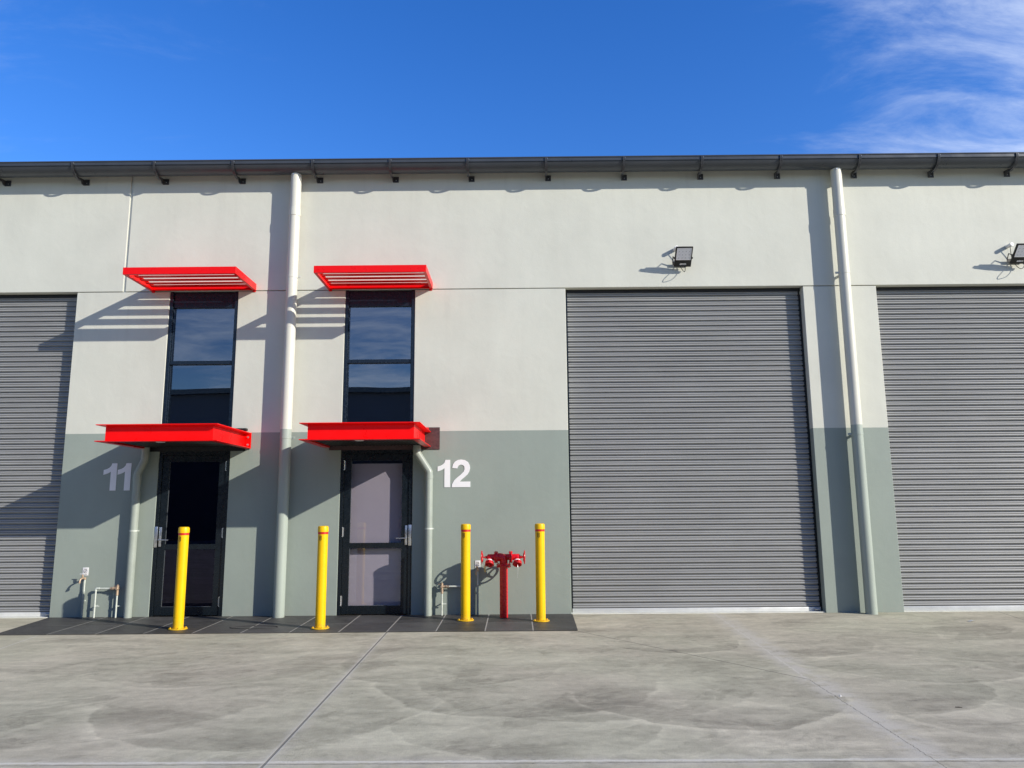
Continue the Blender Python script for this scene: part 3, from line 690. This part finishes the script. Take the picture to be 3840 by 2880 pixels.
# ------------------------------------------------------------------ unit numbers
one = [(24, 0), (70, 0), (70, 188), (36, 188), (30, 172), (18, 160), (2, 153), (-14, 149), (-14, 116), (6, 122), (24, 133)]
one = [(46, 0), (84, 0), (84, 188), (52, 188), (46, 170), (36, 158), (22, 149), (0, 142), (0, 109), (20, 115), (34, 122), (46, 131)]
two = [(0, 0), (3, 22), (18, 48), (40, 68), (62, 86), (82, 106), (88, 122), (87, 140), (78, 151), (63, 155), (49, 150), (41, 139), (39, 128), (3, 132), (8, 156), (22, 176), (42, 187), (64, 190),
       (90, 186), (112, 172), (123, 152), (126, 132), (122, 110), (110, 88), (88, 68), (66, 50), (56, 38), (128, 38), (128, 0)]
def number(label, glyphs):
    root = thing('unit_number', label, 'number sign', (glyphs[0][1], 0, glyphs[0][2])); o = root.location[:]
    for g, x, z, sx, sz in glyphs: MB().prism([(x+a*sx, z+b_*sz) for a, b_ in g], -.006, -.0005).build('digit', m_num, root, False, off=o)
number('white number 11 on the dark grey-green wall left of the first downpipe', [(one, -5.925, 1.757, .00228, .00207), (one, -5.721, 1.757, .00228, .00207)])
number('white number 12 on the grey-green wall right of the second door', [(one, -1.125, 1.768, .00215, .00207), (two, -.921, 1.768, .00208, .00207)])

# ------------------------------------------------------------------ bollards
def bollard_proto():
    root = thing('bollard', 'x', 'bollard', (0, 0, 0)); r = .0625; H = 1.262
    MB().lathe((0, 0, .011), (0, 0, 1), [(0, .110), (.002, .112), (.010, .112), (.012, .110)], 40).build('base_plate', m_yel, root)
    q = MB()
    for k in range(4):
        a = pi/4+k*pi/2 - .35; q.cyl((.09*cos(a), .09*sin(a), .022), (.09*cos(a), .09*sin(a), .036), .010, 6)
    each(q, 'anchor_bolt', m_yel, root, False)
    MB().cyl((0, 0, .023), (0, 0, H-.070), r, 48).build('post', m_yel, root)
    MB().lathe((0, 0, H-.075), (0, 0, 1), [(0, r+.0005), (.001, r+.0045), (.052, r+.0045), (.066, r+.001), (.073, r-.008), (.075, r-.02)], 48).build('cap', m_yel, root)
    MB().lathe((0, 0, H-.103), (0, 0, 1), [(0, r), (.0005, r+.0012), (.0275, r+.0012), (.028, r)], 48).build('red_band', m_stripe, root)
    s = MB(); a0, a1 = -.62, -.08; z0, z1 = H-.175, H-.120; R_ = r+.0014; c = (0, 0)
    s.patch(c, R_, a0, a1, z1-.006, z1).patch(c, R_, a0, a1, z0, z0+.006).patch(c, R_, a0, a0+.10, z0, z1, 2).patch(c, R_, a1-.10, a1, z0, z1, 2)
    s.patch(c, R_, a0+.14, a1-.14, z0+.014, z0+.019).patch(c, R_, a0+.20, a1-.20, z0+.026, z0+.034, 3).patch(c, R_, a0+.15, a0+.21, z0+.019, z0+.034, 2).patch(c, R_, a1-.27, a1-.21, z0+.034, z0+.046, 2)
    s.patch(c, R_, a0+.06, a1-.06, z0-.010, z0-.007).build('warning_sticker', m_ink, root)
    return root
bp = bollard_proto()
BL = [(-4.222, -1.150, 'yellow bollard with red band in front of door 11'),
      (-2.448, -1.165, 'yellow bollard with red band between the two doors, in front of the tall downpipe'),
      (-.682, -.570, 'yellow bollard with red band between door 12 and the red fire hydrant'),
      (.309, -.668, 'yellow bollard with red band right of the red fire hydrant, last before the roller door')]
for i, (x, y, lab) in enumerate(BL):
    o = bp if i == 0 else copy_tree(bp)
    o.location = (x, y, 0); o.rotation_euler.z = (0, .04, -.05, .02)[i]
    tag(o, lab, 'bollard', 'yellow bollards along the front wall')

# ------------------------------------------------------------------ fire hydrant booster
def hydrant():
    X, Y = -.180, -.300
    root = thing('fire_hydrant', 'red twin-outlet fire hydrant standpipe with two handwheels between yellow bollards', 'fire hydrant', (X, Y, 0)); o = root.location[:]
    MB().cyl((X, Y, .0), (X, Y, .70), .0555, 36).build('standpipe', m_hyd, root, off=o)
    MB().lathe((X, Y, .672), (0, 0, 1), [(0, .06), (.002, .098), (.018, .100), (.020, .085), (.024, .085), (.026, .100), (.042, .098), (.046, .06)], 36).build('base_flange', m_hyd, root, off=o)
    q = MB()
    for k in range(8):
        a = 2*pi*k/8+.2; q.cyl((X+.080*cos(a), Y+.080*sin(a), .664), (X+.080*cos(a), Y+.080*sin(a), .724), .0075, 6)
    each(q, 'flange_bolt', m_hyd, root, False, off=o)
    HZ = .805
    MB().tube(bend([(X, Y, .70), (X, Y, HZ), (X-.13, Y, HZ)], .085, 8), .0555, 32).build('elbow', m_hyd, root, off=o)
    MB().cyl((X-.02, Y+.03, HZ), (X+.12, Y+.02, HZ), .042, 30).build('header_pipe', m_hyd, root, off=o)
    for s, fx, cx, wx in ((-1, -.282, -.362, -.478), (1, -.083, .004, .106)):
        MB().lathe((fx-.022, Y, HZ), (1, 0, 0), [(0, .05), (.003, .080), (.018, .084), (.0195, .070), (.0245, .070), (.026, .084), (.041, .080), (.044, .05)], 32).build('flange', m_hyd, root, off=o)
        q = MB()
        for k in range(6):
            a = 2*pi*k/6+.5; q.cyl((fx-.028, Y+.066*cos(a), HZ+.066*sin(a)), (fx+.028, Y+.066*cos(a), HZ+.066*sin(a)), .007, 6)
        each(q, 'flange_bolt', m_hyd, root, False, off=o)
        vb = MB(); x0 = fx+s*.02; x1 = cx+s*.038
        vb.lathe((x0, Y, HZ), (s, 0, 0), [(0, .040), (.01, .043), (abs(x1-x0)-.012, .043), (abs(x1-x0), .036)], 30)
        vb.build('valve_body', m_hyd, root, off=o)
        dr = Vector((-.10 if s < 0 else .05, -.62, -.78)).normalized(); C = Vector((cx, Y, HZ))
        oc = MB(); oc.lathe(C+dr*.01, dr, [(0, .040), (.055, .043), (.056, .047)], 30).build('outlet_neck', m_hyd, root, off=o)
        MB().lathe(C+dr*.058, dr, [(0, .043), (.001, .0475), (.020, .0475), (.021, .043)], 30).build('white_label_band', m_white, root, off=o)
        capq = MB(); capq.lathe(C+dr*.080, dr, [(0, .048), (.002, .058), (.016, .060), (.018, .053), (.026, .053), (.028, .059), (.044, .058), (.046, .040), (.030, .038), (.028, .012), (.046, .010), (.047, .001)], 30)
        for k in range(3):
            u, w_ = MB().frame(dr); a = 2*pi*k/3+.4; c_ = C+dr*.10+(u*cos(a)+w_*sin(a))*.060
            capq.cyl(c_-dr*.014, c_+dr*.014, .011, 8)
        capo = capq.build('outlet_cap', m_hydcap, root, off=o)
        end = C+dr*.128
        ch = MB()
        if s > 0: path = [end, end+Vector((.004, -.01, -.03)), end+Vector((.004, -.012, -.10)), end+Vector((-.004, -.01, -.17))]
        else: path = [end, end+Vector((-.02, 0, -.02)), end+Vector((-.075, 0, -.03)), end+Vector((-.098, .0, .01)), end+Vector((-.105, .01, .06)), end+Vector((-.085, .03, .10))]
        pb = bend(path, .03, 4)
        ch.tube(pb, .0022, 6)
        for p in pb[::3]: ch.cyl(p+Vector((0, 0, .003)), p-Vector((0, 0, .003)), .0042, 6)
        ch.build('cap_chain', m_chain if s < 0 else m_boss, capo, off=o)
        # stem and bonnet
        sb = MB(); L0 = x1; l = abs(wx-L0)
        sb.lathe((L0, Y, HZ), (s, 0, 0), [(0, .030), (.006, .030), (.008, .017), (.022, .020), (.026, .014), (.036, .020), (.040, .010), (l, .008)], 20)
        sb.build('valve_stem', m_hyd, root, off=o)
        # handwheel in the y-z plane
        wq = MB(); Rw = .082
        n = 48; rim = [(wx, Y+Rw*cos(2*pi*k/n), HZ-.003+Rw*sin(2*pi*k/n)) for k in range(n)]
        vs = []; sg = 10
        for k in range(n):
            a = 2*pi*k/n
            for j in range(sg):
                c2 = 2*pi*j/sg; rr = Rw+.0120*cos(c2); vs.append((wx+.0085*sin(c2), Y+rr*cos(a), HZ-.003+rr*sin(a)))
        fs = [(k*sg+j, k*sg+(j+1) % sg, ((k+1) % n)*sg+(j+1) % sg, ((k+1) % n)*sg+j) for k in range(n) for j in range(sg)]
        wq.add(vs, fs)
        for k in range(4):
            a = 2*pi*k/4+.6; wq.tube([(wx-s*.006, Y+.012*cos(a), HZ-.003+.012*sin(a)), (wx-s*.010, Y+.05*cos(a), HZ-.003+.05*sin(a)), (wx, Y+Rw*cos(a), HZ-.003+Rw*sin(a))], [.013, .010, .010], 8)
        wq.cyl((wx-.014, Y, HZ-.003), (wx+.012, Y, HZ-.003), .018, 16)
        wq.build('hand_wheel', m_hyd, root, off=o)
    # yellow strap tag hanging at the back
    t_ = MB(); t_.add([(-.447, -.215, .690), (-.427, -.215, .690), (-.430, -.219, .645), (-.450, -.219, .645), (-.426, -.217, .600), (-.446, -.217, .600),
                        (-.447, -.213, .690), (-.427, -.213, .690), (-.430, -.217, .645), (-.450, -.217, .645), (-.426, -.215, .600), (-.446, -.215, .600)],
                       [(0, 1, 2, 3), (3, 2, 4, 5), (7, 6, 9, 8), (8, 9, 11, 10), (0, 3, 9, 6), (3, 5, 11, 9), (1, 7, 8, 2), (2, 8, 10, 4)])
    t_.tube([(-.437, -.214, .69), (-.42, -.25, .73), (-.40, -.27, .77)], .002, 6)
    t_.build('yellow_tag', m_tag, root, off=o)
hydrant()

# ------------------------------------------------------------------ garden taps and water meters' risers
def tap(X, lab, zt):
    root = thing('wall_tap', lab, 'tap', (X, -.035, 0), 'wall taps'); o = root.location[:]; y = -.035
    MB().cyl((X, y, 0), (X, y, zt), .0105, 16).build('tap_pipe', m_cpipe, root, off=o)
    MB().cyl((X, y, 0), (X, y, zt*.68), .0165, 16).build('pipe_lagging', m_gpipe, root, off=o)
    q = MB(); q.cyl((X, y, zt-.012), (X, y, zt+.018), .017, 14).cyl((X, y, zt+.010), (X-.005, y-.05, zt+.010), .011, 12)
    q.tube(bend([(X-.005, y-.05, zt+.010), (X-.012, y-.085, zt+.005), (X-.016, y-.10, zt-.035)], .025), .011, 12).cyl((X-.016, y-.10, zt-.036), (X-.016, y-.10, zt-.052), .015, 12)
    q.tube([(X-.006, y-.05, zt+.012), (X-.008, y-.056, zt+.065)], .009, 10); q.cyl((X-.003, y-.05, zt+.022), (X-.007, y-.055, zt+.050), .0135, 8)
    body = q.build('tap_body', m_brass, root, off=o)
    q = MB(); q.bbox(X-.045, X+.030, y-.062, y-.052, zt+.064, zt+.074, .004); q.build('tee_handle', m_white, body, off=o)
    q = MB()
    for z in (zt-.30,): q.box(X-.014, X+.014, y-.014, 0, z-.008, z+.008)
    q.build('pipe_clip', m_cpipe, root, False, off=o)
def tapsign(x0, x1, z0, z1, lab):
    root = thing('safety_sign', lab, 'sign', ((x0+x1)/2, 0, z0), 'small white tap signs'); o = root.location[:]
    q = MB(); bm = bmesh.new(); q.bbox(x0, x1, -.006, -.001, z0, z1, .0022); q.build('sign_plate', m_white, root, off=o)
    cx = (x0+x1)/2; cz = z0+(z1-z0)*.56; r = (x1-x0)*.27
    q = MB(); q.tube([(cx+r*cos(2*pi*k/28), -.0065, cz+r*sin(2*pi*k/28)) for k in range(29)], .0026, 6, False)
    q.box(cx-.003, cx+.003, -.0075, -.0062, cz-r*.5, cz+r*.35).box(cx+.003, cx+r*.5, -.0075, -.0062, cz+r*.15, cz+r*.38).tube([(cx-r*.7, -.0068, cz-r*.7), (cx+r*.7, -.0068, cz+r*.7)], .0018, 5)
    q.box(x0+.018, x1-.018, -.0072, -.0062, z0+.020, z0+.023).box(x0+.022, x1-.022, -.0072, -.0062, z0+.011, z0+.013).box(x0+.015, x1-.015, -.0072, -.0062, z1-.020, z1-.018)
    q.build('sign_print', mat('sign_ink', (.10, .09, .10), .6), root, False, off=o)
tapsign(-6.112, -6.026, .575, .686, 'small white tap sign with circle symbol left of the brass pipe loop by number 11')
tapsign(-.587, -.512, .640, .743, 'small white tap sign with circle symbol behind the hydrant under number 12')
tap(-6.052, 'garden tap on a thin upright pipe under the small sign left of door 11', .535)
tap(-.549, 'garden tap on a thin upright pipe behind the hydrant under number 12', .612)
def loop(xa, xb, brass_x, zt, lab):
    y = -.068
    root = thing('water_riser', lab, 'water pipe', ((xa+xb)/2, y, 0), 'looped water pipes at the wall foot'); o = root.location[:]
    for x, m in ((xa, .0115), (xb, .0115)):
        MB().cyl((x, y, 0), (x, y, zt-.02), m, 16).build('upright_pipe', m_cpipe, root, off=o)
    MB().cyl((xa+.03, y, zt), (xb-.03, y, zt), .0115, 16).build('cross_pipe', m_cpipe, root, off=o)
    e = xa if brass_x == xb else xb; s = 1 if brass_x == xb else -1
    MB().tube(bend([(e, y, zt-.035), (e, y, zt), (e+s*.05, y, zt)], .03), .0155, 14).build('elbow', m_brass if brass_x == xa else m_cpipe, root, off=o)
    q = MB(); bx = brass_x
    q.cyl((bx, y, zt-.095), (bx, y, zt-.040), .018, 14, .002).cyl((bx, y, zt-.04), (bx, y, zt+.03), .0165, 14).cyl((bx, y-.03, zt-.002), (bx, y+.02, zt-.002), .019, 12, .003)
    q.cyl((bx-s*.012, y, zt), (bx-s*.065, y, zt), .016, 14).cyl((bx-s*.055, y, zt), (bx-s*.075, y, zt), .022, 6).cyl((bx-s*.085, y, zt), (bx-s*.10, y, zt), .019, 6)
    q.cyl((bx, y, zt+.025), (bx, y, zt+.040), .020, 6).cyl((bx, y, zt+.04), (bx, y, zt+.055), .008, 8)
    q.build('backflow_valve', m_brass, root, off=o)
    MB().bbox(bx-.055, bx+.012, y-.006, y+.006, zt+.027, zt+.036, .002).build('valve_lever', m_brass, root, off=o)
    for x in (xa, xb):
        q = MB(); q.cyl((x, y, .155), (x, y, .175), .015, 14).box(x+.008, x+.062, y-.004, y+.002, .158, .173).box(x-.008, x+.008, y+.010, 0, .160, .171)
        q.build('pipe_clip', m_cpipe, root, off=o)
loop(-5.868, -5.567, -5.567, .403, 'looped water pipe with brass valve between the tap and the downpipe by door 11')
loop(-1.043, -.735, -1.043, .398, 'looped water pipe with brass valve left of the third bollard, beside door 12')

# ------------------------------------------------------------------ floodlights
def text_mesh(txt, size, m, name, parent, loc, rot, ext=.001):
    cu = bpy.data.curves.new('tmp', 'FONT'); cu.body = txt; cu.size = size; cu.extrude = ext; cu.align_x = 'CENTER'; cu.shear = .25; cu.offset = size*.02
    to = bpy.data.objects.new('tmp', cu); col.objects.link(to); dg = bpy.context.evaluated_depsgraph_get()
    me = bpy.data.meshes.new_from_object(to.evaluated_get(dg)); bpy.data.objects.remove(to); bpy.data.curves.remove(cu)
    me.materials.clear(); me.materials.append(m); o = bpy.data.objects.new(name, me); col.objects.link(o); o.parent = parent; o.location = loc; o.rotation_euler = rot
    return o
def flood(X, lab):
    root = thing('floodlight', lab, 'floodlight', (X, 0, 5.02), 'black floodlights on the upper wall')
    # housing plane: local panel, tilted so the lens faces down and out
    W, H, Tn = .252, .315, .030; tilt = radians(42)
    C = Vector((0, -.195, .075))
    uu = Vector((1, 0, 0)); vv = Vector((0, -sin(tilt), cos(tilt))); nn = uu.cross(vv)   # nn points outwards (-y) and down
    def P(a, b_, c): return C + uu*a + vv*b_ + nn*c
    def slab(a0, a1, b0, b1, c0, c1, bv=.004):
        bm = bmesh.new(); bmesh.ops.create_cube(bm, size=1)
        for v in bm.verts: v.co = Vector(((a0+a1)/2+v.co.x*(a1-a0), (b0+b1)/2+v.co.y*(b1-b0), (c0+c1)/2+v.co.z*(c1-c0)))
        if bv: bmesh.ops.bevel(bm, geom=list(bm.edges), offset=bv, segments=2, affect='EDGES', profile=.5)
        for v in bm.verts: v.co = P(*v.co)
        q = MB(); q.bm(bm); return q
    hs_ = slab(-W/2, W/2, -H/2, H/2, -Tn, 0, .006).build('housing', m_black, root)
    fins = MB()
    for k in range(9):
        a = -W/2+.03+k*(W-.06)/8; q = slab(a-.002, a+.002, -H/2+.03, H/2-.03, -Tn-.018, -Tn+.001, 0); fins.add(q.v, q.f)
    fins.build('cooling_fins', m_black, hs_, False)
    slab(-W/2+.022, W/2-.022, -H/2+.118, H/2-.022, .0005, .003, 0).build('lens', m_lens, root, False)
    rim = MB()
    for a in ((-W/2+.020, W/2-.020, -H/2+.112, -H/2+.1175), (-W/2+.020, W/2-.020, H/2-.0215, H/2-.018), (-W/2+.018, -W/2+.0215, -H/2+.112, H/2-.018), (W/2-.0215, W/2-.018, -H/2+.112, H/2-.018)):
        q = slab(*a, .0005, .0045, 0); rim.add(q.v, q.f)
    rim.build('lens_rim', m_white, root, False)
    leds = MB()
    for i in range(4):
        for j in range(3):
            p = P(-W/2+.055+i*.05, -H/2+.145+j*.05, .0035); leds.cyl(p, p+nn*.001, .006, 8)
    leds.build('led_chip', m_bead, root)
    R_ = Matrix((uu, vv, nn)).transposed().to_euler()
    text_mesh('atom', .045, m_white, 'maker_lettering', hs_, P(0, -H/2+.035, .002), R_)
    # U bracket to the wall
    br = MB()
    for s in (-1, 1):
        a = P(s*(W/2+.006), -.02, -Tn*.5); br.add([], [])
        br.tube([a, Vector((s*(W/2+.006), -.09, .12)), Vector((s*(W/2+.004), -.035, .035))], .0075, 6)
        br.cyl(P(s*(W/2-.002), -.02, -Tn*.5), P(s*(W/2+.014), -.02, -Tn*.5), .014, 10)
    br.box(-W/2-.008, W/2+.008, -.042, -.034, .010, .055).box(-.03, .03, -.034, -.0, .015, .05)
    br.build('mounting_bracket', m_black, root)
    cap = MB(); cap.cyl((-.085, 0, .255), (-.072, -.105, .262), .028, 24, .003); cap.build('cable_gland', m_white, root)
    cb_ = MB(); cb_.tube(bend([P(0, -H/2+.02, -Tn), (.02, -.20, -.085), (.03, -.10, -.13), (.01, -.03, -.07), (-.05, -.02, .06), (-.078, -.06, .235)], .07, 6), .0045, 8)
    cb_.build('supply_cable', m_black, root)
    return root
f1 = flood(2.493, 'black floodlight with pale lens above the middle roller door')
f2 = copy_tree(f1); f2.location.x = 7.469; f2['label'] = 'black floodlight above the right-hand roller door, cut off by the picture edge'

# ------------------------------------------------------------------ litter
q = MB(); q.add([(0, 0, .004), (.07, .02, .012), (.11, -.01, .006), (.06, -.03, .018), (.02, -.03, .005), (.05, 0, .022)], [(0, 1, 5), (1, 2, 5), (2, 3, 5), (3, 4, 5), (4, 0, 5), (0, 4, 3, 2, 1)])
o = q.build('paper_scrap', m_scrap, smooth=False); o.location = (5.72, -.90, 0); tag(o, 'torn white scrap on the concrete below the right roller door', 'litter')
q = MB(); q.add([(0, 0, 0), (.03, .01, 0), (.035, -.015, 0), (.01, -.02, 0), (.018, -.006, .018)], [(0, 1, 4), (1, 2, 4), (2, 3, 4), (3, 0, 4), (0, 3, 2, 1)])
o = q.build('stone_chip', m_scrap, smooth=False); o.scale = (.6,)*3; o.location = (2.50, -4.70, 0); tag(o, 'small white stone chip beside the long crack in the concrete', 'stone')
q = MB(); q.tube([(0, 0, .005), (.03, -.012, .007), (.075, -.016, .005)], [.004, .005, .003], 8)
o = q.build('twig', m_twig); o.scale = (.6,)*3; o.location = (3.20, -5.06, 0); tag(o, 'short dark twig lying on the concrete at the lower right', 'twig')

# ------------------------------------------------------------------ facing warehouse, seen only in the glass
ob = thing('facing_warehouse', 'dark warehouse across the yard, mirrored in the tall windows and door glass', 'building', (0, -27, 0)); oo = ob.location[:]
MB().box(-30, 30, -40, -27, 0, 7.25).build('wall', m_opp, ob, False, off=oo)
MB().box(-30.3, 30.3, -40.3, -26.7, 7.252, 7.50).build('roof', m_gutb, ob, False, off=oo)
for x in (-22, -14, -6, 2, 10, 18):
    MB().box(x, x+4, -26.99, -26.95, 0.02, 4.2).build('roller_door', m_oppd, ob, False, off=oo)
